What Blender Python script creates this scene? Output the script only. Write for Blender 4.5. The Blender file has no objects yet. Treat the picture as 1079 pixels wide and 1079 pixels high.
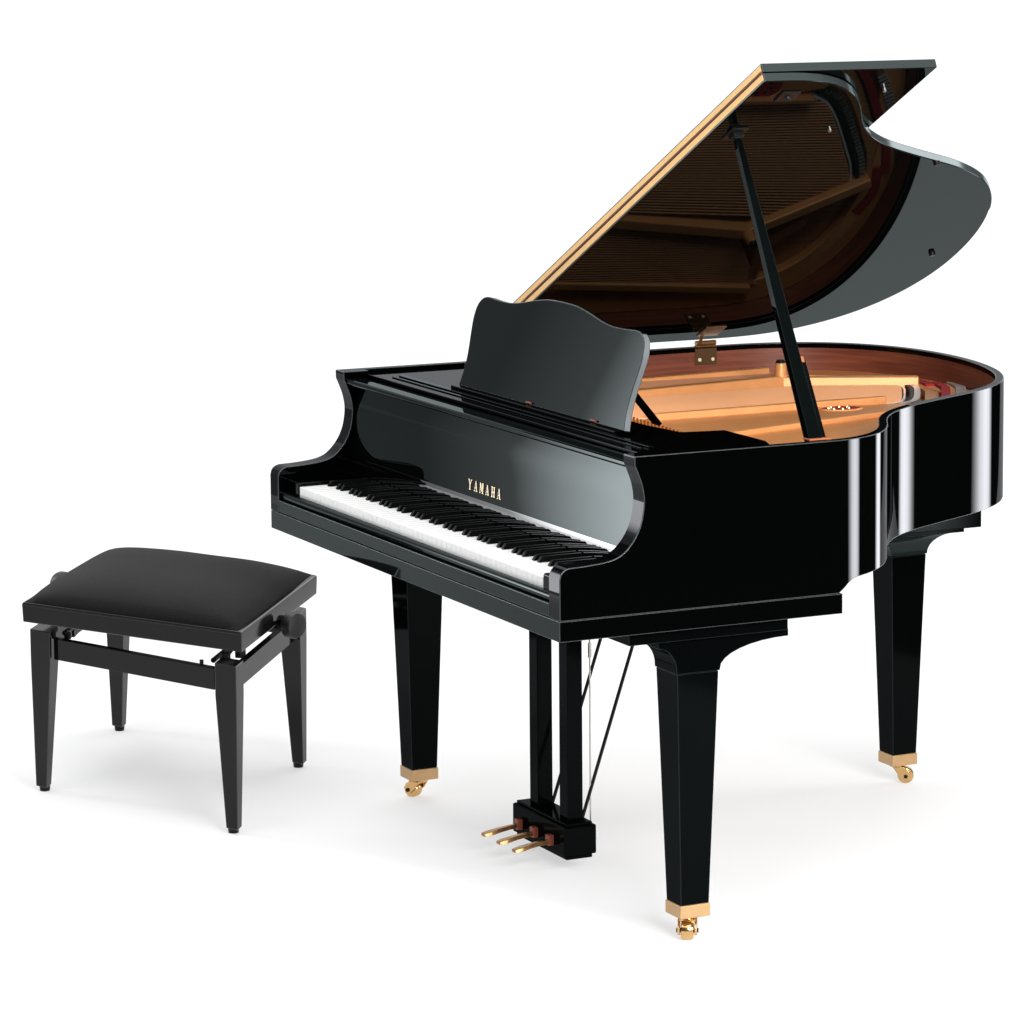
import bpy, bmesh, math, random
from mathutils import Vector, Matrix
random.seed(3)
scene = bpy.context.scene
COL = scene.collection
PI = math.pi

# ------------------------------------------------------------------ materials
def new_mat(name):
    m = bpy.data.materials.new(name); m.use_nodes = True
    nt = m.node_tree; nt.nodes.clear()
    out = nt.nodes.new('ShaderNodeOutputMaterial')
    return m, nt, out

def lacquer(name, base=(.004, .0055, .0055), k=.27, rough=.02, bump=.0, tint=(.86, .98, 1)):
    """black polyester lacquer: dark body under a clear coat of reduced reflectance"""
    m, nt, out = new_mat(name); N = nt.nodes.new; L = nt.links.new
    d = N('ShaderNodeBsdfDiffuse'); d.inputs['Color'].default_value = (*base, 1)
    g = N('ShaderNodeBsdfGlossy'); g.inputs['Color'].default_value = (*tint, 1)
    tc = N('ShaderNodeTexCoord')
    no = N('ShaderNodeTexNoise'); no.inputs['Scale'].default_value = 35; no.inputs['Detail'].default_value = 5
    L(tc.outputs['Object'], no.inputs['Vector'])
    mr = N('ShaderNodeMapRange'); mr.inputs['To Min'].default_value = rough*.6; mr.inputs['To Max'].default_value = rough*1.5
    L(no.outputs['Fac'], mr.inputs['Value']); L(mr.outputs['Result'], g.inputs['Roughness'])
    f = N('ShaderNodeFresnel'); f.inputs['IOR'].default_value = 1.5
    mu = N('ShaderNodeMath'); mu.operation = 'MULTIPLY'; mu.inputs[1].default_value = k
    L(f.outputs[0], mu.inputs[0])
    if bump:
        b = N('ShaderNodeBump'); b.inputs['Strength'].default_value = bump; b.inputs['Distance'].default_value = .002
        n2 = N('ShaderNodeTexNoise'); n2.inputs['Scale'].default_value = 9; n2.inputs['Detail'].default_value = 1
        L(tc.outputs['Object'], n2.inputs['Vector']); L(n2.outputs['Fac'], b.inputs['Height'])
        L(b.outputs[0], g.inputs['Normal'])
    mx = N('ShaderNodeMixShader'); L(mu.outputs[0], mx.inputs[0]); L(d.outputs[0], mx.inputs[1]); L(g.outputs[0], mx.inputs[2])
    L(mx.outputs[0], out.inputs[0])
    return m

def principled(name, col, rough=.5, metal=0., spec=.5, noise=0., nscale=40, stretch=(1, 1, 1), col2=None, bump=0., sheen=0.):
    m, nt, out = new_mat(name); N = nt.nodes.new; L = nt.links.new
    p = N('ShaderNodeBsdfPrincipled'); L(p.outputs[0], out.inputs[0])
    p.inputs['Base Color'].default_value = (*col, 1); p.inputs['Roughness'].default_value = rough
    p.inputs['Metallic'].default_value = metal; p.inputs['Specular IOR Level'].default_value = spec
    if sheen:
        p.inputs['Sheen Weight'].default_value = sheen; p.inputs['Sheen Roughness'].default_value = .4
    if noise or bump or col2:
        tc = N('ShaderNodeTexCoord'); mp = N('ShaderNodeMapping'); mp.inputs['Scale'].default_value = stretch
        no = N('ShaderNodeTexNoise'); no.inputs['Scale'].default_value = nscale; no.inputs['Detail'].default_value = 6
        L(tc.outputs['Object'], mp.inputs[0]); L(mp.outputs[0], no.inputs['Vector'])
        cr = N('ShaderNodeValToRGB')
        c2 = col2 or tuple(c*(1-noise) for c in col)
        cr.color_ramp.elements[0].position = .3; cr.color_ramp.elements[1].position = .7
        cr.color_ramp.elements[0].color = (*c2, 1); cr.color_ramp.elements[1].color = (*col, 1)
        L(no.outputs['Fac'], cr.inputs[0]); L(cr.outputs[0], p.inputs['Base Color'])
        if bump:
            b = N('ShaderNodeBump'); b.inputs['Strength'].default_value = bump; b.inputs['Distance'].default_value = .001
            L(no.outputs['Fac'], b.inputs['Height']); L(b.outputs[0], p.inputs['Normal'])
    return m

M = {}
M['case'] = lacquer('black_lacquer', base=(.0005, .0006, .0006), k=.26, tint=(.93, .95, 1))
M['front'] = lacquer('black_front_lacquer', base=(.0015, .0022, .0022), k=.33)
M['lid'] = lacquer('black_lid_lacquer', base=(.0012, .0015, .0015), k=.33, rough=.018)
M['leg'] = lacquer('black_leg_lacquer', base=(.0010, .0013, .0013), k=.085, rough=.08)
M['edge'] = lacquer('lid_edge_sheen', base=(.032, .038, .038), k=.9, rough=.12)  # black lacquer with the lid edge's sheen put into a lighter base
M['glint'] = lacquer('painted_edge_glint', base=(.034, .038, .038), k=.7, rough=.25)  # painted glint: lighter, shinier lacquer laid on the bevels as an edge highlight
M['glint2'] = lacquer('painted_leg_glint', base=(.005, .007, .007), k=.3, rough=.25)  # fainter painted glint for the leg bevels
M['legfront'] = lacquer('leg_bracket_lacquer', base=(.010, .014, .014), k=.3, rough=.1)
M['mirror'] = lacquer('boosted_reflection_lacquer', base=(.002, .002, .002), k=1.6, rough=.02, tint=(.95, .97, 1))  # raised reflectance, only to strengthen the reflection of the keys
M['benchedge'] = lacquer('bench_edge_glint', base=(.016, .016, .016), k=.9, rough=.2, tint=(1, 1, 1))  # edge highlight of the bench put into a lighter colour
M['deskedge'] = lacquer('desk_edge_highlight', base=(.13, .14, .145), k=1.0, rough=.2)  # white highlight on the desk's right edge, painted as colour
M['veneer'] = principled('mahogany_veneer', (.22, .062, .030), .38, col2=(.115, .028, .016), nscale=6, stretch=(1, 1, 22), spec=.35)
M['gold'] = principled('gold_painted_iron', (.79, .335, .115), .42, metal=.25, noise=.12, nscale=25)
M['golddark'] = principled('bronze_iron', (.42, .13, .05), .45, metal=.2, noise=.15, nscale=25)
M['spruce'] = principled('spruce_soundboard', (.70, .32, .11), .5, col2=(.50, .19, .06), nscale=9, stretch=(14, 1, 1))
M['brass'] = principled('polished_brass', (.70, .44, .19), .2, metal=1, noise=.15, nscale=60)
M['ferrule'] = principled('satin_brass', (.50, .31, .145), .42, metal=.4, noise=.1, nscale=80)
M['hinge'] = principled('piano_hinge_brass', (.66, .39, .125), .4, metal=.4, noise=.12, nscale=90)
M['steel'] = principled('steel_wire', (.62, .60, .57), .3, metal=1)
M['wire'] = principled('tinned_string', (.86, .40, .18), .5, metal=0.)
M['guide2'] = principled('dark_bronze_plate', (.10, .05, .02), .4, metal=.5)
M['guide'] = principled('red_bronze', (.22, .055, .03), .4, metal=.5)
M['pedal'] = principled('worn_brass', (.42, .22, .085), .28, metal=1, noise=.5, nscale=90)
M['bed'] = principled('reddish_bed', (.16, .03, .014), .6, noise=.4, nscale=14)
M['hingebrass'] = principled('aged_brass', (.42, .22, .08), .35, metal=.8, noise=.4, nscale=60)
M['pin'] = principled('dark_hinge_pin', (.12, .03, .015), .5)
M['copper'] = principled('copper_wound_string', (.72, .32, .16), .4, metal=.1)
M['white'] = principled('ivory_white_key', (.93, .93, .92), .18, noise=.03, nscale=4)
M['blackkey'] = principled('ebony_key', (.0016, .0018, .0018), .28, spec=.05)
M['red'] = principled('red_felt', (.42, .012, .02), .95, noise=.3, nscale=120, bump=.4)
M['blackfelt'] = principled('black_damper', (.008, .008, .009), .6)
M['letter'] = principled('gold_lettering', (.95, .78, .50), .35, metal=.3)
M['bench'] = lacquer('black_bench_paint', base=(.0045, .0043, .0043), k=.42, rough=.09, tint=(.97, .97, .98))
M['cushion'] = principled('black_velour', (.0060, .0056, .0058), .85, noise=.85, nscale=230, bump=1., sheen=.04, spec=.12)
M['knob'] = principled('black_plastic', (.005, .005, .005), .45, noise=.2, nscale=90)
M['iron'] = principled('black_iron', (.004, .004, .004), .4, spec=.2)

# ------------------------------------------------------------------ helpers
def finish(name, bm, mats, parent, bevel=0., seg=2, ang=30, label=None, bmat=None):
    bmesh.ops.remove_doubles(bm, verts=bm.verts, dist=1e-6)
    bmesh.ops.recalc_face_normals(bm, faces=bm.faces)
    for f in bm.faces: f.smooth = True
    for e in bm.edges:
        if len(e.link_faces) == 2:
            e.smooth = e.calc_face_angle(0) < math.radians(ang)
    if parent is not None:
        bmesh.ops.translate(bm, verts=bm.verts, vec=-root_loc(parent))
    me = bpy.data.meshes.new(name); bm.to_mesh(me); bm.free()
    for m in (mats if isinstance(mats, (list, tuple)) else [mats]): me.materials.append(m)
    o = bpy.data.objects.new(name, me); COL.objects.link(o); o.parent = parent
    if bevel:
        b = o.modifiers.new('bevel', 'BEVEL'); b.width = bevel; b.segments = seg; b.limit_method = 'ANGLE'
        b.angle_limit = math.radians(ang); b.harden_normals = True; b.miter_outer = 'MITER_ARC'
        if bmat is not None: b.material = bmat
    if label: o['label'] = label
    return o

def root_loc(p):
    while p.parent: p = p.parent
    return p.location.copy()

def box(bm, x0, x1, y0, y1, z0, z1, mi=0):
    vs = [bm.verts.new((x, y, z)) for x in (x0, x1) for y in (y0, y1) for z in (z0, z1)]
    fs = []
    for i in ((0, 1, 3, 2), (4, 6, 7, 5), (0, 4, 5, 1), (2, 3, 7, 6), (0, 2, 6, 4), (1, 5, 7, 3)):
        f = bm.faces.new([vs[k] for k in i]); f.material_index = mi; fs.append(f)
    return vs

def prism(bm, pts, axis, a, b, mi=0):
    """polygon pts (2D) extruded along axis from a to b"""
    def P(p, t):
        if axis == 'x': return (t, p[0], p[1])
        if axis == 'y': return (p[0], t, p[1])
        return (p[0], p[1], t)
    A = [bm.verts.new(P(p, a)) for p in pts]; B = [bm.verts.new(P(p, b)) for p in pts]
    n = len(pts)
    fa = [bm.faces.new(A), bm.faces.new(B[::-1])]
    for i in range(n):
        fa.append(bm.faces.new((A[i], A[(i+1) % n], B[(i+1) % n], B[i])))
    for f in fa: f.material_index = mi
    return A, B

def loft(bm, rings, cap=True, mi=0):
    R = [[bm.verts.new(p) for p in r] for r in rings]
    n = len(R[0])
    for a, b in zip(R, R[1:]):
        for i in range(n):
            f = bm.faces.new((a[i], a[(i+1) % n], b[(i+1) % n], b[i])); f.material_index = mi
    if cap:
        bm.faces.new(R[0][::-1]).material_index = mi; bm.faces.new(R[-1]).material_index = mi
    return R

def rod(bm, p, q, r, r2=None, n=10, mi=0):
    p = Vector(p); q = Vector(q); d = (q-p).normalized()
    u = d.orthogonal().normalized(); v = d.cross(u)
    r2 = r if r2 is None else r2
    loft(bm, [[c + (u*math.cos(2*PI*i/n)+v*math.sin(2*PI*i/n))*rr for i in range(n)] for c, rr in ((p, r), (q, r2))], mi=mi)

def bar(bm, p, q, w, h, w2=None, h2=None, side=None, mi=0):
    """rectangular bar p->q; side = direction of w"""
    p = Vector(p); q = Vector(q); d = (q-p).normalized()
    s = Vector(side or (1, 0, 0)); s = (s - d*s.dot(d)).normalized(); t = d.cross(s)
    w2 = w if w2 is None else w2; h2 = h if h2 is None else h2
    loft(bm, [[c + s*(a*ww/2) + t*(b*hh/2) for a, b in ((-1, -1), (1, -1), (1, 1), (-1, 1))] for c, ww, hh in ((p, w, h), (q, w2, h2))], mi=mi)

def empty(name, loc):
    o = bpy.data.objects.new(name, None); o.location = loc; o.empty_display_size = .2; COL.objects.link(o); return o

def catmull(P, n=12, closed=False):
    out = []
    N = len(P)
    for i in range(N-1):
        p0 = P[max(i-1, 0)]; p1 = P[i]; p2 = P[i+1]; p3 = P[min(i+2, N-1)]
        for k in range(n):
            t = k/n
            out.append(tuple(.5*((2*b)+(-a+c)*t+(2*a-5*b+4*c-d)*t*t+(-a+3*b-3*c+d)*t**3) for a, b, c, d in zip(p0, p1, p2, p3)))
    out.append(tuple(P[-1]))
    return out

def resample(P, step):
    L = [0]
    for a, b in zip(P, P[1:]): L.append(L[-1]+math.dist(a, b))
    n = max(2, int(round(L[-1]/step))); out = []; j = 0
    for i in range(n+1):
        s = L[-1]*i/n
        while j < len(L)-2 and L[j+1] < s: j += 1
        t = (s-L[j])/max(L[j+1]-L[j], 1e-9)
        out.append(tuple(a+(b-a)*t for a, b in zip(P[j], P[j+1])))
    return out

def smooth(P, it):
    P = [list(p) for p in P]
    for _ in range(it):
        Q = [p[:] for p in P]
        for i in range(1, len(P)-1):
            for k in range(2): Q[i][k] = .25*P[i-1][k]+.5*P[i][k]+.25*P[i+1][k]
        P = Q
    return [tuple(p) for p in P]

def offset(P, d):
    out = []
    for i, p in enumerate(P):
        a = P[max(i-1, 0)]; b = P[min(i+1, len(P)-1)]
        t = Vector((b[0]-a[0], b[1]-a[1])).normalized(); n = Vector((t.y, -t.x))   # right of travel
        out.append((p[0]+n.x*d, p[1]+n.y*d))
    return out

# ------------------------------------------------------------------ dimensions (metres)
W = .73; ZB = .624; ZK = .664; ZT = .9635; T = .018; TA = .047
CP = [(.73, .30), (.73, .46), (.73, .56), (.7285, .61), (.716, .655), (.690, .703), (.648, .748), (.592, .788), (.522, .826), (.458, .872),
      (.408, .925), (.368, .98), (.335, 1.04), (.300, 1.105), (.262, 1.18), (.215, 1.255), (.155, 1.325), (.075, 1.385), (-.02, 1.432),
      (-.13, 1.466), (-.25, 1.486), (-.38, 1.488), (-.505, 1.462), (-.61, 1.405), (-.68, 1.325), (-.717, 1.235), (-.729, 1.14), (-.73, 1.05), (-.73, .9), (-.73, .7)]
OUT = smooth(resample(catmull(CP), .012), 14)
OUT = [(.73, y) if y < .50 and x > 0 else (x, y) for x, y in OUT]
OUT = [(.73, .215)] + OUT + [(-.73, .215)]
INN = offset(OUT, -T)
if abs(INN[0][0]) > W: INN = offset(OUT, T)

# ================================================================== GRAND PIANO
piano = empty('grand_piano', (0, .7, 0))
piano['label'] = 'glossy black baby grand piano with its lid propped open and gold casters'
piano['category'] = 'piano'

# arm (cheek) profile in (y, z)
ARM = [(.0, ZK), (.0, .742), (.002, .751), (.006, .757), (.012, .761), (.020, .7635)] + \
      catmull([(.020, .7635), (.058, .765), (.098, .769), (.123, .776), (.140, .788), (.157, .808), (.169, .832), (.175, .858), (.1765, .882), (.172, .908), (.164, .930), (.158, .944)], 5)[1:] + \
      [(.157, .948), (.157, ZT), (.215, ZT), (.215, ZK)]
bm = bmesh.new()
# curved rim: outer, top, inner, bottom strips
def strip(A, za, B, zb, mi):
    a = [bm.verts.new((p[0], p[1], z)) for p, z in zip(A, za if isinstance(za, list) else [za]*len(A))]
    b = [bm.verts.new((p[0], p[1], z)) for p, z in zip(B, zb if isinstance(zb, list) else [zb]*len(B))]
    for i in range(len(A)-1):
        f = bm.faces.new((a[i], a[i+1], b[i+1], b[i])); f.material_index = mi
def zbot(p):
    t = (p[1]-.603)/.045
    if t <= 0: return ZK
    if t < 1: return ZK+.027*math.sin(t*PI/2)
    return ZK+.027+.012*min((p[1]-.648)/.25, 1)
ZL = [zbot(p) for p in OUT]
strip(OUT, ZL, OUT, ZT, 0); strip(OUT, ZT, INN, ZT, 0); strip(INN, ZT, INN, ZT-.012, 0); strip(INN, ZT-.012, INN, ZL, 1); strip(INN, ZL, OUT, ZL, 0)
for s in (1, -1):
    A, B = prism(bm, ARM, 'x', s*W, s*(W-TA), 0)
bmesh.ops.remove_doubles(bm, verts=bm.verts, dist=1e-5)
# drop the hidden walls where arms meet the rim
kill = [f for f in bm.faces if all(abs(v.co.y-.215) < 1e-4 for v in f.verts)]
bmesh.ops.delete(bm, geom=kill, context='FACES_ONLY')
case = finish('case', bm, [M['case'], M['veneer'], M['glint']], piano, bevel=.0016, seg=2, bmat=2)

# lighter lacquer front ends of the cheeks are the same case; keybed
bm = bmesh.new(); box(bm, -W+.0015, W-.0015, .0, .607, ZB, ZK-.0006)
for f in bm.faces:
    if len({round(v.co.x, 3) for v in f.verts}) == 1: f.material_index = 1  # side faces take the blacker lacquer; their shade is put into the colour
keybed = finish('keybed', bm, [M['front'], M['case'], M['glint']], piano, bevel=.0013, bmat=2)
bm = bmesh.new()
box(bm, -W+TA+.001, W-TA-.001, .0005, .017, ZK+.0012, .691)
finish('key_slip', bm, [M['front'], M['glint']], piano, bevel=.0013, bmat=1)
bm = bmesh.new()
prof = [(.017, .6925), (.008, .6925)] + [(.013-.007*math.cos(t), .7005+.0075*math.sin(t)) for t in [i*PI/12 for i in range(0, 7)]] + [(.0195, .708), (.0195, .6925)]
prism(bm, prof[1:], 'x', -W+TA+.001, W-TA-.001)
finish('key_slip_moulding', bm, M['front'], piano)
for s in (-1, 1):
    bm = bmesh.new(); x0, x1 = sorted((s*(W-TA-.001), s*.6135))
    box(bm, x0, x1, .021, .172, .6925, .7365)
    finish('key_block', bm, M['case'], piano, bevel=.004, seg=3)

# keys
KW = 1.225/52
bm = bmesh.new(); box(bm, -KW/2+.0004, KW/2-.0004, .022, .173, .700, .729)
wk = finish('white_key', bm, M['white'], None, bevel=.0009, seg=2)
wme = wk.data
COLW = []
def child(o, parent, loc):
    o.parent = parent; o.location = Vector(loc) - root_loc(parent); return o
child(wk, piano, (-1.225/2+KW/2, 0, 0))
for i in range(1, 52):
    o = wk.copy(); COL.objects.link(o); child(o, piano, (-1.225/2+KW*(i+.5), 0, 0))
bm = bmesh.new()
loft(bm, [[(-.0055, .077, .722), (.0055, .077, .722), (.0055, .172, .722), (-.0055, .172, .722)],
          [(-.0052, .079, .732), (.0052, .079, .732), (.0052, .172, .732), (-.0052, .172, .732)],
          [(-.0043, .0855, .7405), (.0043, .0855, .7405), (.0043, .172, .7405), (-.0043, .172, .7405)]])
bk = finish('black_key', bm, M['blackkey'], None, bevel=.0012, seg=2)
first = True
for i in range(51):
    # white keys start on A: A B C D E F G ; a black key follows A C D F G
    if (i % 7) in (0, 2, 3, 5, 6):
        o = bk if first else bk.copy()
        if not first: COL.objects.link(o)
        first = False
        child(o, piano, (-1.225/2+KW*(i+1), 0, 0))

# fallboard
bm = bmesh.new()
fp = catmull([(.1745, .7315), (.1755, .77), (.1785, .82), (.1825, .87), (.187, .905), (.189, .931)], 5)
fp = fp + [(.189, .933), (.166, .9355), (.163, .939), (.163, .945), (.166, .948), (.205, .948), (.205, .7315)]
prism(bm, fp, 'x', -W+TA+.001, W-TA-.001)
fall = finish('fallboard', bm, M['front'], piano, bevel=.0012)
# added band of stronger reflectance so the keys' reflection shows on the fallboard
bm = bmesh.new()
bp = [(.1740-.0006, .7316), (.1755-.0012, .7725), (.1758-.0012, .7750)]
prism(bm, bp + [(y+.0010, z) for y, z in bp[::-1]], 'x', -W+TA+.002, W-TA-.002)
finish('reflection_band', bm, M['mirror'], fall)
# maker's lettering on the fallboard
def poly(bm, pts, x, z, w, h, y):
    vs = [bm.verts.new((x+p[0]*w, y, z+p[1]*h)) for p in pts]
    f = bm.faces.new(vs)
GL = {'Y': [[(.0, 1), (.36, 1), (.36, .93), (.0, .93)], [(.64, 1), (1, 1), (1, .93), (.64, .93)], [(.08, .95), (.32, .95), (.60, .45), (.40, .45)], [(.72, .95), (.88, .95), (.60, .45), (.47, .45)], [(.38, 0), (.62, 0), (.62, .47), (.38, .47)], [(.25, 0), (.75, 0), (.75, .07), (.25, .07)]],
      'A': [[(.10, .04), (.20, .04), (.52, 1), (.42, 1)], [(.62, .04), (.90, .04), (.58, 1), (.42, 1)], [(.25, .30), (.72, .30), (.70, .38), (.27, .38)], [(0, 0), (.32, 0), (.32, .07), (0, .07)], [(.52, 0), (1, 0), (1, .07), (.52, .07)]],
      'M': [[(.06, .04), (.18, .04), (.18, .96), (.06, .96)], [(.72, .04), (.96, .04), (.96, .96), (.72, .96)], [(.02, 1), (.30, 1), (.56, .25), (.46, .10)], [(.70, 1), (.90, 1), (.50, .10), (.46, .22)], [(-.04, 0), (.28, 0), (.28, .07), (-.04, .07)], [(.62, 0), (1.05, 0), (1.05, .07), (.62, .07)]],
      'H': [[(.10, .04), (.34, .04), (.34, .96), (.10, .96)], [(.66, .04), (.90, .04), (.90, .96), (.66, .96)], [(.3, .46), (.7, .46), (.7, .54), (.3, .54)], [(0, 0), (.44, 0), (.44, .07), (0, .07)], [(.56, 0), (1, 0), (1, .07), (.56, .07)], [(0, .93), (.44, .93), (.44, 1), (0, 1)], [(.56, .93), (1, .93), (1, 1), (.56, 1)]]}
bm = bmesh.new()
LH = .0215
for i, ch in enumerate('YAMAHA'):
    x = -.068+i*.0282
    for j, p in enumerate(GL[ch]):
        poly(bm, p, x, .789, .0180, LH, -j*.00004)
for v in bm.verts:       # follow the slope of the board, 1 mm proud
    z = v.co.z; v.co.y += .1755+(z-.77)*.060-.0012
bmesh.ops.solidify(bm, geom=bm.faces[:], thickness=.0004)
finish('lettering', bm, M['letter'], fall)

# music shelf with its two side slides
bm = bmesh.new()
h = [(.0, .39), (.32, .392), (.436, .408), (.452, .497), (.62, .497), (.711, .465), (.711, .2155), (.682, .2155), (.682, .212)]
pts = h + [(-x, y) for x, y in h[::-1][:-1]]
prism(bm, pts, 'z', .936, .9555)
finish('music_shelf', bm, M['case'], piano, bevel=.0015)
bm = bmesh.new()
for y0, y1, z1 in ((.252, .264, .9595), (.236, .242, .958)):
    box(bm, -.60, .60, y0, y1, .9556, z1)
finish('shelf_rail', bm, M['front'], piano, bevel=.001)

# music desk
DC = .031
half = [(x*.985, z) for x, z in catmull([(0, 1.177), (.065, 1.1755), (.13, 1.168), (.19, 1.158), (.245, 1.1525), (.30, 1.1525), (.345, 1.1545), (.372, 1.152), (.392, 1.141), (.402, 1.124), (.404, 1.10), (.399, 1.07), (.393, 1.04), (.391, 1.015), (.393, .99), (.399, .9635)], 5)]
full = [(-x, z) for x, z in half[::-1]][:-1] + half
bm = bmesh.new()
ta = math.tan(math.radians(15)); TH = .014
def dy(z): return .288+(z-.9635)*ta
A = [bm.verts.new((DC+x, dy(z), z)) for x, z in full]; B = [bm.verts.new((DC+x, dy(z)+TH, z-.003)) for x, z in full]
bm.faces.new(A[::-1]); bm.faces.new(B)
for i in range(len(A)):
    j = (i+1) % len(A); bm.faces.new((A[i], A[j], B[j], B[i]))
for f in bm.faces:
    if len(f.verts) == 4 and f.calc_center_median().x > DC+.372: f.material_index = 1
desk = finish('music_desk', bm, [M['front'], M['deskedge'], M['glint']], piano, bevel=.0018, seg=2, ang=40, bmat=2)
bm = bmesh.new()
box(bm, DC-.39, DC+.39, .268, .286, .9556, .9655)
finish('desk_ledge', bm, M['case'], piano, bevel=.002)
for x in (-.27, .33):
    bm = bmesh.new(); bar(bm, (x, .325, 1.06), (x, .41, .958), .030, .008)
    finish('desk_support', bm, M['case'], piano, bevel=.001)
for i in range(2):
    bm = bmesh.new(); x = DC-.05+i*.30; rod(bm, (x, .2865, .9685), (x+.022, .2865, .9685), .0022)
    finish('desk_hinge', bm, M['guide'], desk)

# ---------------- interior
inn = [p for p in INN if p[1] > .45]
bm = bmesh.new()
prism(bm, [(-.705, .42)] + inn[::-1] + [(.705, .42)], 'z', .858, .872)
finish('soundboard', bm, M['spruce'], piano)
# iron plate: flange round the rim, treble panel, pin field, struts
bm = bmesh.new()
FL1 = offset(INN, (-.001 if abs(offset(INN, -.001)[5][0]) < abs(INN[5][0]) else .001))
sgn = -1 if abs(offset(INN, -.05)[3][0]) < abs(INN[3][0]) else 1
FA = [p for p in offset(INN, sgn*.001)]
def flange_w(p):
    x, y = p
    return .035 if x > 0 else (.085 if y < 1.0 and x < 0 else .06)
idx = [i for i, p in enumerate(INN) if p[1] > .6]
for zz in (0,):
    ring0 = []; ring1 = []
    for i in idx:
        w = flange_w(INN[i]); a = offset(INN, sgn*.001)[i]; b = offset(INN, sgn*w)[i]
        ring0.append(a); ring1.append(b)
    ring1 = smooth(ring1, 30)
    rr = [[(a[0], a[1], .8725), (a[0], a[1], .900), (b[0], b[1], .896), (b[0], b[1], .8725)] for a, b in zip(ring0, ring1)]
    loft(bm, rr)
finish('plate_flange', bm, M['gold'], piano, bevel=.002)
bm = bmesh.new()
pan = [(-.085, .60), (.60, .60), (.66, .62), (.60, .70), (.50, .77), (.42, .83), (.34, .92), (.29, 1.0), (.24, 1.08), (.18, 1.18), (.10, 1.27), (.0, 1.285), (-.06, 1.20), (-.075, 1.10)]
prism(bm, pan, 'z', .873, .9015)
finish('treble_plate', bm, M['gold'], piano, bevel=.003)
bm = bmesh.new(); prism(bm, [(-.703, .41), (.703, .41), (.703, .598), (-.703, .598)], 'z', .868, .9035)
finish('pin_field', bm, M['gold'], piano, bevel=.003)
# tuning pins in rows (one field of tiny pins)
bm = bmesh.new()
for r in range(3):
    for i in range(70):
        x = -.64+i*.0183+r*.006; y = .515+r*.022+.01*math.sin(i*.09)
        rod(bm, (x, y, .903), (x, y, .911), .0026, n=6)
o = finish('tuning_pins', bm, M['brass'], piano); o['kind'] = 'stuff'
def strut(name, p, q, w, z0, z1, mat=None, bev=.004):
    bm = bmesh.new(); p = Vector((*p, 0)); q = Vector((*q, 0)); d = (q-p).normalized(); n = Vector((-d.y, d.x, 0))*w/2
    loft(bm, [[a+n+Vector((0, 0, z0)), a-n+Vector((0, 0, z0)), a-n*.7+Vector((0, 0, z1)), a+n*.7+Vector((0, 0, z1))] for a in (p, q)])
    return finish(name, bm, mat or M['gold'], piano, bevel=bev)
strut('plate_strut', (-.395, .60), (-.475, 1.135), .040, .872, .919)
strut('plate_strut', (-.475, 1.135), (-.335, 1.415), .036, .872, .917)
strut('plate_strut', (-.60, .60), (-.655, 1.20), .030, .872, .914)
strut('plate_strut', (-.078, .60), (-.085, 1.18), .020, .872, .916)
strut('plate_strut', (.22, .60), (.05, 1.22), .022, .90, .912)
# capstan post on the plate junction
bm = bmesh.new()
rod(bm, (-.475, 1.135, .90), (-.475, 1.135, .948), .016, .013, n=16)
finish('plate_post', bm, M['gold'], piano, bevel=.002)
bm = bmesh.new(); rod(bm, (-.475, 1.135, .948), (-.475, 1.135, .955), .012, .009, n=14)
finish('post_nut', bm, M['iron'], piano, bevel=.001)
# string fields
endc = [(-.362, 1.372), (-.305, 1.350), (-.255, 1.322), (-.205, 1.293), (-.155, 1.262), (-.11, 1.228), (-.092, 1.19)]
E2 = catmull(endc, 8)
def end_at(x):
    for a, b in zip(E2, E2[1:]):
        if a[0] <= x <= b[0]: return a[1]+(b[1]-a[1])*(x-a[0])/max(b[0]-a[0], 1e-6)
    return E2[0][1] if x < E2[0][0] else E2[-1][1]
for i in range(42):
    t = i/41
    x0 = -.375+t*.285; x1 = -.455+t*.36
    x1 = -.44+t*.345; y1 = end_at(x1) if x1 > -.36 else 1.37-(-.36-x1)*1.9
    bm = bmesh.new(); rod(bm, (x0, .56, .905), (x1, y1, .8965), .0019, n=5)
    finish('string', bm, M['wire'], piano)
for i in range(26):
    t = i/25
    x0 = -.62+t*.20; x1 = -.645+t*.155; y1 = 1.22-.10*t
    bm = bmesh.new(); rod(bm, (x0, .56, .911), (x1, y1, .899), .0021, n=6)
    finish('string', bm, M['copper'], piano)
bm = bmesh.new(); prism(bm, [(-.37, .60), (-.09, .60), (-.095, 1.19), (-.255, 1.31), (-.36, 1.36), (-.455, 1.13)], 'z', .8725, .8777)
finish('string_bed', bm, M['bed'], piano)
# darker sheet standing in for the shaded soundboard under the bass strings
bm = bmesh.new(); prism(bm, [(-.59, .60), (-.41, .60), (-.49, 1.13), (-.50, 1.20), (-.635, 1.18)], 'z', .873, .8785)
finish('bass_shade_sheet', bm, M['golddark'], piano)
def band(name, P, w, z0, z1, mat, teeth=0):
    bm = bmesh.new(); C = resample(catmull(P, 8), .012); a = offset(C, w/2); b = offset(C, -w/2)
    if teeth:
        for i in range(len(C)-1):
            p = Vector((*C[i], 0)); q = Vector((*C[i+1], 0)); m_ = p.lerp(q, .5); d = (q-p).normalized(); n = Vector((-d.y, d.x, 0))
            bar(bm, m_-n*w/2+Vector((0, 0, (z0+z1)/2)), m_+n*w/2+Vector((0, 0, (z0+z1)/2)), .0075, z1-z0, side=tuple(d))
    else:
        loft(bm, [[(p[0], p[1], z0), (p[0], p[1], z1), (q[0], q[1], z1), (q[0], q[1], z0)] for p, q in zip(a, b)])
    return finish(name, bm, mat, piano)
cv = [(-.385, 1.378), (-.305, 1.352), (-.255, 1.324), (-.205, 1.294), (-.155, 1.262), (-.11, 1.224), (-.088, 1.18)]
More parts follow.
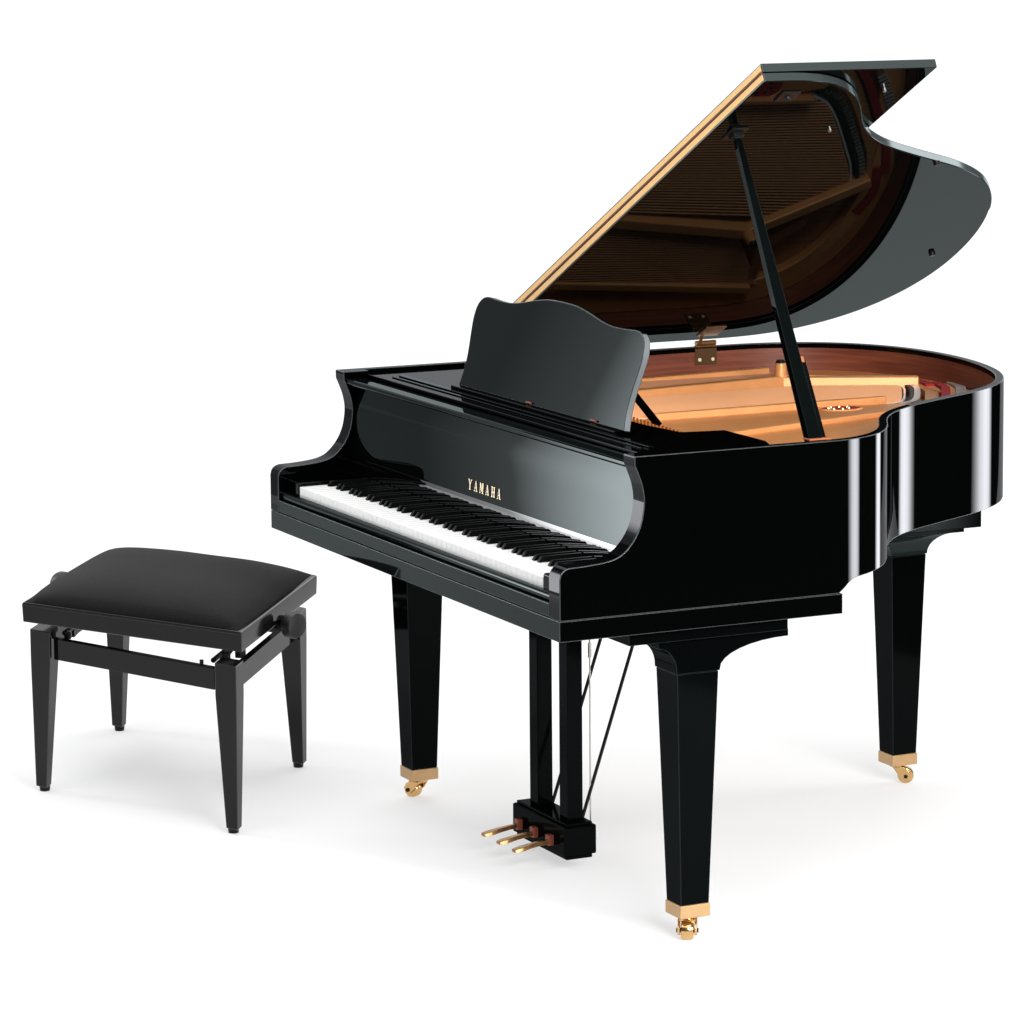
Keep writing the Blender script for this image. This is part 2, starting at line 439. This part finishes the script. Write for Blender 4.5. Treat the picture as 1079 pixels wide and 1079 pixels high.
def shift(P, dx, dy_): return [(x+dx, y+dy_) for x, y in P]
band('bridge', cv, .040, .8780, .8815, M['blackfelt'])
band('damper_rail', shift(cv, .014, .016), .008, .8817, .8985, M['blackfelt'])
band('damper_rail', shift(cv, .004, .004), .005, .8817, .8965, M['white'])
band('bridge_pins', shift(cv, .022, .026), .014, .8725, .900, M['steel'], teeth=1)
band('string_bed', shift(cv, .045, .05), .030, .8782, .893, M['spruce'])
band('felt_strip', shift(cv, .066, .074)[:6], .020, .8725, .903, M['red'], teeth=0)
band('hitch_pins', shift(cv, .088, .10)[:5], .022, .8725, .905, M['steel'], teeth=1)
band('felt_bed', shift(cv, .070, .080), .050, .8725, .8788, M['red'], teeth=1)
band('felt_strip', [(-.44, 1.415), (-.375, 1.44), (-.30, 1.425)], .022, .8725, .9015, M['red'])
band('bass_bridge', [(-.63, 1.20), (-.56, 1.20), (-.50, 1.23), (-.455, 1.29)], .026, .8725, .901, M['golddark'])
# sound hole in the treble plate: dark red felt with chrome pins
bm = bmesh.new()
R0 = [(-.045+.036*math.cos(a), 1.045+.045*math.sin(a)) for a in [2*PI*i/28 for i in range(28)]]
prism(bm, R0, 'z', .9018, .9025)
hole = finish('nose_felt', bm, M['red'], piano)
for i in range(7):
    a = i*.9; bm = bmesh.new(); rod(bm, (-.045+.018*math.cos(a), 1.04+.024*math.sin(a), .9025), (-.045+.018*math.cos(a), 1.04+.024*math.sin(a), .9055), .0045, .0035, n=8)
    finish('nose_bolt', bm, M['brass'], hole)
# bright cast rim round the hole
bm = bmesh.new()
rings = []
for i in range(29):
    a = 2*PI*i/28; c = Vector((-.045+.039*math.cos(a), 1.045+.048*math.sin(a), .902)); n = Vector((math.cos(a), math.sin(a), 0))
    rings.append([c+n*.003*math.cos(b)+Vector((0, 0, .003*math.sin(b))) for b in [2*PI*j/6 for j in range(6)]])
loft(bm, rings, cap=False)
finish('nose_ring', bm, M['gold'], piano)

# ---------------- lid
TH0 = math.radians(26.73); HX = -.735; HZ = ZT+.016; YF = .51; LT = .0185; FT = .0185
ct, st = math.cos(TH0), math.sin(TH0)
def lidp(xf, y, off):          # flat lid coordinates -> opened lid
    s = xf-HX
    return Vector((HX+s*ct-off*st, y, HZ+s*st+off*ct))
LO = offset(OUT, .014) if abs(offset(OUT, .014)[3][0]) > .73 else offset(OUT, -.014)
LO = [(x+(.006 if x > 0 else 0), y) for x, y in LO]
i0 = next(i for i, p in enumerate(LO) if p[1] > YF+.004 and p[0] > 0)
i1 = max(i for i, p in enumerate(LO) if p[1] > YF+.004)
LO = [(.750, YF)] + LO[i0:i1+1] + [(-.744, YF)]
LO = [(min(x, .750), y) for x, y in LO]
bm = bmesh.new()
a = [bm.verts.new(lidp(x, y, 0)) for x, y in LO]; b = [bm.verts.new(lidp(x, y, LT)) for x, y in LO]
bm.faces.new(a); bm.faces.new(b[::-1])
for i in range(len(a)):
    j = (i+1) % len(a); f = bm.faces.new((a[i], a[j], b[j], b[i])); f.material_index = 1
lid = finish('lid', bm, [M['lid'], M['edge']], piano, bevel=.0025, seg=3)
bm = bmesh.new()
FD = .392
fl = [(-.744, YF), (.750, YF), (.750, YF+FD), (-.744, YF+FD)]
a = [bm.verts.new(lidp(x, y, LT+.0015)) for x, y in fl]; b = [bm.verts.new(lidp(x, y, LT+.0015+FT)) for x, y in fl]
bm.faces.new(a); bm.faces.new(b[::-1])
for i in range(4):
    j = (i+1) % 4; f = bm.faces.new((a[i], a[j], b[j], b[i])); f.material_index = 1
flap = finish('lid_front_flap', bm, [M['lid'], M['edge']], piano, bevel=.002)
# brass piano hinge leaves on both fold faces
def lbox(bm, x0, x1, y0, y1, o0, o1):
    loft(bm, [[lidp(x, y0, o0), lidp(x, y1, o0), lidp(x, y1, o1), lidp(x, y0, o1)] for x in (x0, x1)])
for o0, o1 in ((.004, LT-.0025), (LT+.0045, LT+FT-.003)):
    bm = bmesh.new(); lbox(bm, -.70, .7465, YF-.0016, YF+.001, o0, o1)
    finish('hinge_leaf', bm, M['hinge'], lid)
bm = bmesh.new(); 
p0 = lidp(-.70, YF-.001, LT+.0008); p1 = lidp(.7465, YF-.001, LT+.0008); rod(bm, p0, p1, .0022, n=8)
finish('hinge_pin', bm, M['pin'], lid)
# rubber buttons and catch on the underside
for x, y in ((.30, 1.14), (-.245, 1.425)):
    bm = bmesh.new(); rod(bm, lidp(x, y, 0.0005), lidp(x, y, -.008), .008, .007, n=12)
    finish('lid_bumper', bm, M['iron'], lid)
for x, y in ((.50, .78), (.655, .83)):
    bm = bmesh.new(); rod(bm, lidp(x, y, .0195 if y > .82 else 0.0005), lidp(x, y, .012 if y > .82 else -.005), .004, n=10)
    finish('lid_screw', bm, M['steel'], lid)
# cup plate for the prop
SP = .39+.735
PX, PY = .50, .566
bm = bmesh.new()
lbox(bm, PX-.030, PX+.026, PY-.018, PY+.018, -.003, .0005)
lbox(bm, PX-.012, PX+.012, PY-.012, PY+.012, -.012, -.003)
finish('prop_cup', bm, M['iron'], lid, bevel=.0015)
bm = bmesh.new(); lbox(bm, .655, .70, .575, .615, -.003, .0005); rod(bm, lidp(.677, .595, -.003), lidp(.677, .595, -.009), .008, .005, n=12)
finish('prop_cup', bm, M['iron'], lid, bevel=.001)
# lid hinges on the bass side
for y in (.66, 1.068):
    bm = bmesh.new()
    box(bm, -.7118, -.709, y-.028, y+.028, .922, .9600)
    finish('hinge_plate', bm, M['guide2'], piano, bevel=.0008)
    bm = bmesh.new(); box(bm, -.722, -.702, y-.024, y+.024, .9636, .9665)
    rod(bm, (-.712, y-.026, .972), (-.712, y+.026, .972), .0062, n=12)
    lbox(bm, -.712, -.655, y-.022, y+.030, -.003, .0003)
    rod(bm, (-.706, y-.018, .972), (-.694, y-.018, .994), .004)
    hg = finish('lid_hinge', bm, M['hingebrass'], piano, bevel=.0008)
    for dyy in (-.017, .017):
        bm = bmesh.new(); rod(bm, (-.7093, y+dyy, .934), (-.7075, y+dyy, .934), .0042, n=10)
        finish('screw', bm, M['letter'], hg)

# prop stick
top = lidp(PX, PY, -.004); base = Vector((.700, .560, ZT-.010))
bm = bmesh.new()
ax = (top-base).normalized()
bar(bm, base, base.lerp(top, .50), .030, .020, .024, .016, side=(0, 1, 0))
bar(bm, base.lerp(top, .50), top, .024, .016, .013, .013, side=(0, 1, 0))
prop = finish('prop_stick', bm, M['front'], piano, bevel=.0012)
bm = bmesh.new()
off = Vector((-.003, .0205, 0))
bar(bm, base+off, base.lerp(top, .26)+off*.98, .010, .017, .008, .015, side=(0, 1, 0))
finish('prop_short_stick', bm, M['front'], prop, bevel=.0012)
bm = bmesh.new()
c = base.lerp(top, .265)+Vector((0, .015, 0)); bar(bm, c-ax*.006, c+ax*.006, .012, .012, side=(0, 1, 0))
finish('prop_pivot', bm, M['golddark'], prop, bevel=.0008)
bm = bmesh.new(); box(bm, base.x-.014, base.x+.012, base.y-.018, base.y+.030, ZT+.0003, ZT+.0035)
finish('prop_bracket', bm, M['golddark'], prop, bevel=.0008)
bm = bmesh.new(); bar(bm, top-ax*.012, top+ax*.002, .018, .018, side=(0, 1, 0)); finish('prop_tip', bm, M['iron'], prop, bevel=.002)

# ---------------- legs
def leg(x, y, yaw_c, rear=False):
    bm = bmesh.new()
    zt = .530; a, b = .0445, .0305
    rings = []
    for z, h_ in ((.072, b), (zt, a)):
        rings.append([(x-h_, y-h_, z), (x+h_, y-h_, z), (x+h_, y+h_, z), (x-h_, y+h_, z)])
    loft(bm, rings)
    L = finish('leg', bm, [M['leg'], M['glint2']], piano, bevel=.0014, bmat=1)
    bm = bmesh.new(); a2 = a+.002
    if rear:
        # bracket flared on all sides under a square plate
        rings = []
        for k in range(11):
            t = k/10*PI/2; g1 = 1-math.cos(t); z = zt+.001+.051*math.sin(t)
            rings.append([(x-a2-.045*g1, y-a2-.08*g1, z), (x+a2+.048*g1, y-a2-.08*g1, z), (x+a2+.048*g1, y+a2+.062*g1, z), (x-a2-.045*g1, y+a2+.062*g1, z)])
        loft(bm, rings)
    else:
        # flared bracket: profile in the y-z plane, extruded across x
        fr, bk_ = .040, .150
        pf = [(y-a2, zt+.001)]
        pf += [(y-a2-fr*(1-math.cos(t)), zt+.004+.050*math.sin(t)) for t in [i*PI/2/8 for i in range(1, 9)]]
        pf += [(y-a2-fr, .5985), (y+a2+bk_, .5985)]
        pf += [(y+a2+bk_*(1-math.sin(t)), zt+.004+.050-.050*(1-math.cos(t))) for t in [i*PI/2/8 for i in range(0, 8)]]
        pf += [(y+a2, zt+.001)]
        prism(bm, pf, 'x', x-a2, x+a2)
    finish('leg_bracket', bm, [M['legfront' if rear else 'leg'], M['glint2']], L, bevel=.0012, bmat=1)
    bm = bmesh.new()
    if rear:
        box(bm, x-.11, x+.098, y-.15, y+.112, .5825, .5965)
    else:
        sx = 1 if x > 0 else -1
        x0, x1 = sorted((x-sx*.30, x+sx*.060))
        box(bm, x0, x1, y-.155, y+.188, .5987, ZB-.0006)
    finish('leg_plate', bm, [M['leg'], M['glint2']], L, bevel=.0012, bmat=1)
    # brass ferrule, caster fork and wheel
    bm = bmesh.new(); box(bm, x-.0325, x+.0325, y-.0325, y+.0325, .046, .0717)
    finish('ferrule', bm, M['ferrule'], L, bevel=.0015)
    d = Vector((math.cos(yaw_c), math.sin(yaw_c), 0)); n = Vector((-d.y, d.x, 0)); c = Vector((x, y, 0))
    bm = bmesh.new()
    rod(bm, c+Vector((0, 0, .0455)), c+Vector((0, 0, .038)), .021, .018, n=18)
    for s in (-1, 1):
        o_ = n*(s*.0165)
        pr = [c+o_+Vector((0, 0, .040))-d*.012, c+o_+Vector((0, 0, .040))+d*.014, c+o_+d*.030+Vector((0, 0, .024)), c+o_+d*.026+Vector((0, 0, .010)), c+o_+d*.014+Vector((0, 0, .010)), c+o_+Vector((0, 0, .022))]
        loft(bm, [[p-n*.0025 for p in pr], [p+n*.0025 for p in pr]])
    bar(bm, c+d*.004-n*.017+Vector((0, 0, .037)), c+d*.004+n*.017+Vector((0, 0, .037)), .026, .006, side=tuple(d))
    finish('caster_fork', bm, M['brass'], L, bevel=.0012)
    bm = bmesh.new(); w = c+d*.018+Vector((0, 0, .0185))
    R = []
    for off_, r in ((-.0125, .013), (-.0115, .0165), (-.007, .0185), (.007, .0185), (.0115, .0165), (.0125, .013)):
        R.append([w+n*off_+(d*math.cos(t)+Vector((0, 0, 1))*math.sin(t))*r for t in [2*PI*i/24 for i in range(24)]])
    loft(bm, R)
    finish('caster_wheel', bm, M['brass'], L)
    bm = bmesh.new(); rod(bm, w-n*.0215, w+n*.0215, .0045, n=10); finish('axle', bm, M['iron'], L)
    return L
leg(.647, .310, math.radians(-30))
leg(-.647, .310, math.radians(205))
leg(-.262, 1.322, math.radians(60), rear=True)
# underside beams
for y in (.80, 1.08):
    bm = bmesh.new(); box(bm, -.60, -.05 if y > 1 else .2, y-.03, y+.03, .607, .66); finish('back_beam', bm, M['leg'], piano, bevel=.002)
bm = bmesh.new(); box(bm, -.42, -.13, 1.16, 1.458, .5968, .70); finish('tail_block', bm, M['leg'], piano, bevel=.002)
for x in (-.06, -.085):
    bm = bmesh.new(); rod(bm, (x, 1.40, .672), (x+.002, 1.436, .672), .005, n=10)
    finish('tail_screw', bm, M['steel'], piano)

# ---------------- pedal lyre
bm = bmesh.new()
box(bm, -.143, .111, .304, .378, .036, .098)
lyre = finish('pedal_box', bm, M['leg'], piano, bevel=.004, seg=2)
bm = bmesh.new(); box(bm, -.137, .105, .311, .371, .0275, .0358); finish('box_plinth', bm, M['leg'], lyre, bevel=.002)
bm = bmesh.new(); box(bm, -.137, .105, .311, .371, .0982, .104); finish('box_cap', bm, M['leg'], lyre, bevel=.002)
for x in (-.080, .064):
    bm = bmesh.new(); box(bm, x-.0195, x+.0195, .325, .360, .104, ZB-.0005); finish('lyre_post', bm, M['leg'], lyre, bevel=.0015)
for x, xt in ((-.078, -.075), (.066, .068)):
    bm = bmesh.new(); rod(bm, (x, .366, .100), (xt, .540, .622), .0038, n=10); finish('brace_rod', bm, M['iron'], lyre)
bm = bmesh.new(); rod(bm, (.066, .386, .07), (.066, .386, .623), .0018, n=8); rod(bm, (.066, .386, .44), (.066, .386, .47), .004, n=8)
finish('pedal_rod', bm, M['steel'], lyre)
for k, x in enumerate((-.098, -.022, .054)):
    bm = bmesh.new()
    path = [(.303, .058, .0055, .0045), (.292, .0585, .006, .0045), (.275, .0575, .0065, .0045), (.252, .0545, .009, .0042), (.235, .0515, .0115, .004), (.222, .0495, .0115, .0035), (.214, .0485, .008, .003)]
    loft(bm, [[(x-w_, y, z-h_), (x+w_, y, z-h_), (x+w_*.8, y, z+h_), (x-w_*.8, y, z+h_)] for y, z, w_, h_ in path])
    P_ = finish('pedal', bm, M['pedal'], piano, bevel=.0012)
    bm = bmesh.new(); box(bm, x-.0085, x+.0085, .291, .3035, .051, .073); finish('pedal_guide', bm, M['guide'], P_, bevel=.001)

# ================================================================== PIANO BENCH
BC = Vector((-1.083, -.110, 0))
e1 = Vector((.60, .25, 0)); e2 = Vector((-.54, .375, 0))
bench = empty('piano_bench', BC)
bench['label'] = 'adjustable black piano bench with velour cushion and side knobs, left of the piano'
bench['category'] = 'bench'
u1 = e1.normalized(); u2 = e2.normalized()
def BP(a, b, z): return BC+e1*a+e2*b+Vector((0, 0, z))      # a, b in -.5 .. .5
def bslab(bm, a0, a1, b0, b1, z0, z1, s0=1, s1=1):
    loft(bm, [[BP(a0*s, b0*s, z), BP(a1*s, b0*s, z), BP(a1*s, b1*s, z), BP(a0*s, b1*s, z)] for z, s in ((z0, s0), (z1, s1))])
lw = .066/.65; lb = .036/.65
for sa in (-1, 1):
    for sb in (-1, 1):
        bm = bmesh.new()
        rings = []
        for z, w, ins in ((.012, lb, .0), (.30, lw, .010), (.372, lw, .010)):
            A0 = sa*(.5+ins); A1 = sa*(.5+ins-w); B0 = sb*(.5+ins); B1 = sb*(.5+ins-w)
            if z < .1: A0, A1, B0, B1 = sa*.502, sa*(.502-w), sb*.502, sb*(.502-w)
            rings.append([BP(A0, B0, z), BP(A1, B0, z), BP(A1, B1, z), BP(A0, B1, z)])
        loft(bm, rings)
        l_ = finish('leg', bm, [M['bench'], M['benchedge']], bench, bevel=.002, bmat=1)
        bm = bmesh.new(); c = BP(sa*(.498-lb/2), sb*(.498-lb/2), 0); rod(bm, c, c+Vector((0, 0, .0125)), .011, .0125, n=14)
        finish('foot_glide', bm, M['iron'], l_)
g_ = .5-lw
for sb in (-1, 1):
    bm = bmesh.new(); b0, b1 = sb*.487, sb*.455
    bslab(bm, -g_, g_, min(b0, b1), max(b0, b1), .308, .356); finish('rail', bm, M['bench'], bench, bevel=.0015)
for sa in (-1, 1):
    bm = bmesh.new(); a0, a1 = sa*.487, sa*.455
    bslab(bm, min(a0, a1), max(a0, a1), -g_, g_, .308, .356); finish('rail', bm, M['bench'], bench, bevel=.0015)
# seat frame (moves with its own slightly larger outline)
f1 = Vector((.556, .306, 0)); f2 = Vector((-.56, .40, 0)); FC = Vector((-1.081, -.104, 0))
def FP(a, b, z): return FC+f1*a+f2*b+Vector((0, 0, z))
bm = bmesh.new()
loft(bm, [[FP(-s, -s, z), FP(s, -s, z), FP(s, s, z), FP(-s, s, z)] for z, s in ((.396, .497), (.436, .5), (.4405, .496))])
frame = finish('seat_frame', bm, [M['bench'], M['benchedge']], bench, bevel=.002, bmat=1)
# padded cushion: superellipse dome
bm = bmesh.new()
n = 40; G = []
for i in range(n+1):
    row = []
    for j in range(n+1):
        a = -1+2*i/n; b = -1+2*j/n
        ca = .5*(abs(a)**1 if a >= 0 else -abs(a)); cb = .5*b
        ha = (1-abs(a)**3.2); hb = (1-abs(b)**3.2)
        z = .4415+.044*(max(ha, 0)*max(hb, 0))**.50
        q = FP(ca*.965-.006, cb*.972, z + .0008*math.sin(a*9+b*4)*ha*hb)
        row.append(bm.verts.new(q))
    G.append(row)
for i in range(n):
    for j in range(n): bm.faces.new((G[i][j], G[i+1][j], G[i+1][j+1], G[i][j+1]))
low = []
rim_ = [G[i][0] for i in range(n+1)] + [G[n][j] for j in range(1, n+1)] + [G[i][n] for i in range(n-1, -1, -1)] + [G[0][j] for j in range(n-1, 0, -1)]
lowv = [bm.verts.new(v.co-Vector((0, 0, .003))) for v in rim_]
for i in range(len(rim_)):
    j = (i+1) % len(rim_); bm.faces.new((rim_[i], rim_[j], lowv[j], lowv[i]))
bm.faces.new(lowv)
cush = finish('cushion', bm, M['cushion'], bench, ang=60)
# adjusting knobs with their spindle
for s in (-1, 1):
    bm = bmesh.new()
    c = FP(s*.5, .0, .394) if s > 0 else FP(-.512, .085, .402)
    a0 = c-u1*s*.03; R = []
    for off_, r in ((.020, .014), (.024, .026), (.029, .030), (.044, .030), (.051, .027), (.053, .016)):
        m_ = c+u1*s*off_; v = Vector((0, 0, 1)); w = u1.cross(v)
        R.append([m_+(v*math.cos(t)+w*math.sin(t))*r for t in [2*PI*i/28 for i in range(28)]])
    loft(bm, R)
    k_ = finish('knob', bm, M['knob'], bench)
    bm = bmesh.new(); rod(bm, c-u1*s*.05, c+u1*s*.024, .007, n=12); rod(bm, c-u1*s*.004, c+u1*s*.004, .018, n=16)
    finish('spindle', bm, M['iron'], k_)
# scissor lift: crossed iron arms under each end of the seat
for a in (-.37, .37):
    for q in (-1, 1):
        bm = bmesh.new(); bar(bm, BP(a+.008*q, -q*.34, .350), BP(a+.008*q, q*.34, .397), .006, .016, side=tuple(u1))
        finish('lift_arm', bm, M['iron'], bench, bevel=.001)
    bm = bmesh.new(); rod(bm, BP(a, -.42, .362), BP(a, .42, .362), .006, n=10)
    finish('lift_shaft', bm, M['iron'], bench)
bm = bmesh.new(); rod(bm, FP(-.5, -.04, .388), FP(.5, -.03, .388), .007, n=10)
finish('adjusting_shaft', bm, M['iron'], bench)
for a, b, r, z in ((-.41, -.46, .006, .372), (-.35, -.43, .008, .366), (.33, -.465, .0045, .366), (.42, -.40, .012, .380), (.44, -.25, .012, .376)):
    bm = bmesh.new(); rod(bm, BP(a, b, .352), BP(a, b, z), r, n=10)
    finish('stop_bolt', bm, M['iron'], bench)

# ================================================================== SETTING
# seamless white sweep: white sheet with added glow, flat under the piano and rising behind it
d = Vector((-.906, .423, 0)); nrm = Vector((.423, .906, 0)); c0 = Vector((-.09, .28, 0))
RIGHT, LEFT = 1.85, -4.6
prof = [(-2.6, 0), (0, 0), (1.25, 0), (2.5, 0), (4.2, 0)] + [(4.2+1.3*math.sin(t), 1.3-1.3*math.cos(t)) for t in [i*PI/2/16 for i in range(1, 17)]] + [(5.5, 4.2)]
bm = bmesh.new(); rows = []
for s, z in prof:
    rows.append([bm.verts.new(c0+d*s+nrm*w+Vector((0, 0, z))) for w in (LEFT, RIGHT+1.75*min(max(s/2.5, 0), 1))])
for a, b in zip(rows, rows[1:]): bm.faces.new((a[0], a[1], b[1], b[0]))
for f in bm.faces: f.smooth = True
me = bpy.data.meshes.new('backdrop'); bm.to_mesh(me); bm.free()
m, nt, out = new_mat('white_sweep_added_glow'); N = nt.nodes.new; Lk = nt.links.new
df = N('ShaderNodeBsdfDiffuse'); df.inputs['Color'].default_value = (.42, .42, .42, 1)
em = N('ShaderNodeEmission'); em.inputs['Color'].default_value = (1, 1, 1, 1); em.inputs['Strength'].default_value = .52  # self-glow added so shadows on the sheet stay pale
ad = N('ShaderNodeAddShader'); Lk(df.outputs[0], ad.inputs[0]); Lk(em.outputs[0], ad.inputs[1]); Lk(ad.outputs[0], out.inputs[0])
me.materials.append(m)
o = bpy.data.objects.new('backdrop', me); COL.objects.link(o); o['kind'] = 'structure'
bm = bmesh.new(); S = 30
vs = [bm.verts.new(v) for v in ((-S, -S, -.006), (S, -S, -.006), (S, S, -.006), (-S, S, -.006))]; bm.faces.new(vs)
me = bpy.data.meshes.new('floor'); bm.to_mesh(me); bm.free()
me.materials.append(principled('dark_studio_floor', (.012, .012, .012), .8, noise=.2, nscale=3, spec=.1))
o = bpy.data.objects.new('floor', me); COL.objects.link(o); o['kind'] = 'structure'

# ------------------------------------------------------------------ lights
def area(name, loc, target, sx, sy, power, spread=180, grad=None, col=(1, 1, 1)):
    l = bpy.data.lights.new(name, 'AREA'); l.shape = 'RECTANGLE'; l.size = sx; l.size_y = sy; l.energy = power; l.color = col
    l.spread = math.radians(spread)
    o = bpy.data.objects.new(name, l); COL.objects.link(o); o.location = loc
    dv = Vector(target)-Vector(loc); o.rotation_euler = dv.to_track_quat('-Z', 'Y').to_euler()
    if grad:
        l.use_nodes = True; nt = l.node_tree; em = nt.nodes['Emission']
        g = nt.nodes.new('ShaderNodeNewGeometry'); sp = nt.nodes.new('ShaderNodeSeparateXYZ'); cr = nt.nodes.new('ShaderNodeValToRGB')
        nt.links.new(g.outputs['Parametric'], sp.inputs[0]); nt.links.new(sp.outputs[0], cr.inputs[0])
        e = cr.color_ramp.elements
        e[0].position = grad[0][0]; e[0].color = (grad[0][1],)*3+(1,); e[1].position = grad[-1][0]; e[1].color = (grad[-1][1],)*3+(1,)
        for p, v in grad[1:-1]:
            x = e.new(p); x.color = (v, v, v, 1)
        nt.links.new(cr.outputs[0], em.inputs['Strength'])
    return o
area('overhead_softbox', (.9, -.9, 5.2), (-.2, .2, 0), 6, 6, 300)
area('backdrop_fill', (-3.2, 1.6, 5.6), (-5.2, 2.6, .6), 6, 2, 260)  # unseen lamp added to keep the backdrop white
KG = [(0, .034), (.48, .034), (.62, .10), (.80, 1), (.90, 1), (.96, .1), (1, .05)]
ku = Vector((.43, -.90, 0)); kc = Vector((-4.54, -1.91, 1.75))+ku*(-.1)
area('key_softbox', kc, kc+Vector((.9, .43, 0)), 2.2, 3.4, PI*2.2*3.4*12, grad=KG)
area('side_softbox', (4.1, .4, 2.1), (-.2, .9, .9), 2.6, 1.5, 290)
area('lid_edge_fill', (-.1, 4.5, 2.4), (0, 1.2, 1.3), 1.3, .9, 5, spread=90)  # unseen lamp added to brighten the lid edge near the tail
EDGE = [(0, .0), (.35, .9), (.6, 1), (.8, .8), (1, .0)]
area('strip_softbox', (1.53, 2.19, .56), (.72, .64, .75), .60, .56, 10, spread=80, grad=EDGE)
area('strip_softbox', (-.06, 2.83, .56), (.30, 1.05, .75), .56, .56, 4.5, spread=80, grad=EDGE)

w = bpy.data.worlds.new('World'); scene.world = w; w.use_nodes = True
w.node_tree.nodes['Background'].inputs[0].default_value = (.9, .95, 1, 1)
w.node_tree.nodes['Background'].inputs[1].default_value = .12

# ------------------------------------------------------------------ camera
cam = bpy.data.cameras.new('camera'); co = bpy.data.objects.new('camera', cam); COL.objects.link(co)
co.location = (7.0474, -3.0273, 2.0313); co.rotation_euler = (PI/2-.1356, 0, 1.0742)
cam.sensor_width = 36; cam.sensor_fit = 'HORIZONTAL'; cam.lens = 4035.48/1079*36
cam.shift_x = (539.5-787.32)/1079; cam.shift_y = (423.64-539.5)/1079
cam.clip_end = 200; cam.clip_start = .1
scene.camera = co
scene.view_settings.view_transform = 'Standard'; scene.view_settings.look = 'None'
scene.view_settings.exposure = 0; scene.view_settings.gamma = 1
scene.render.engine = 'CYCLES'
scene.cycles.max_bounces = 8
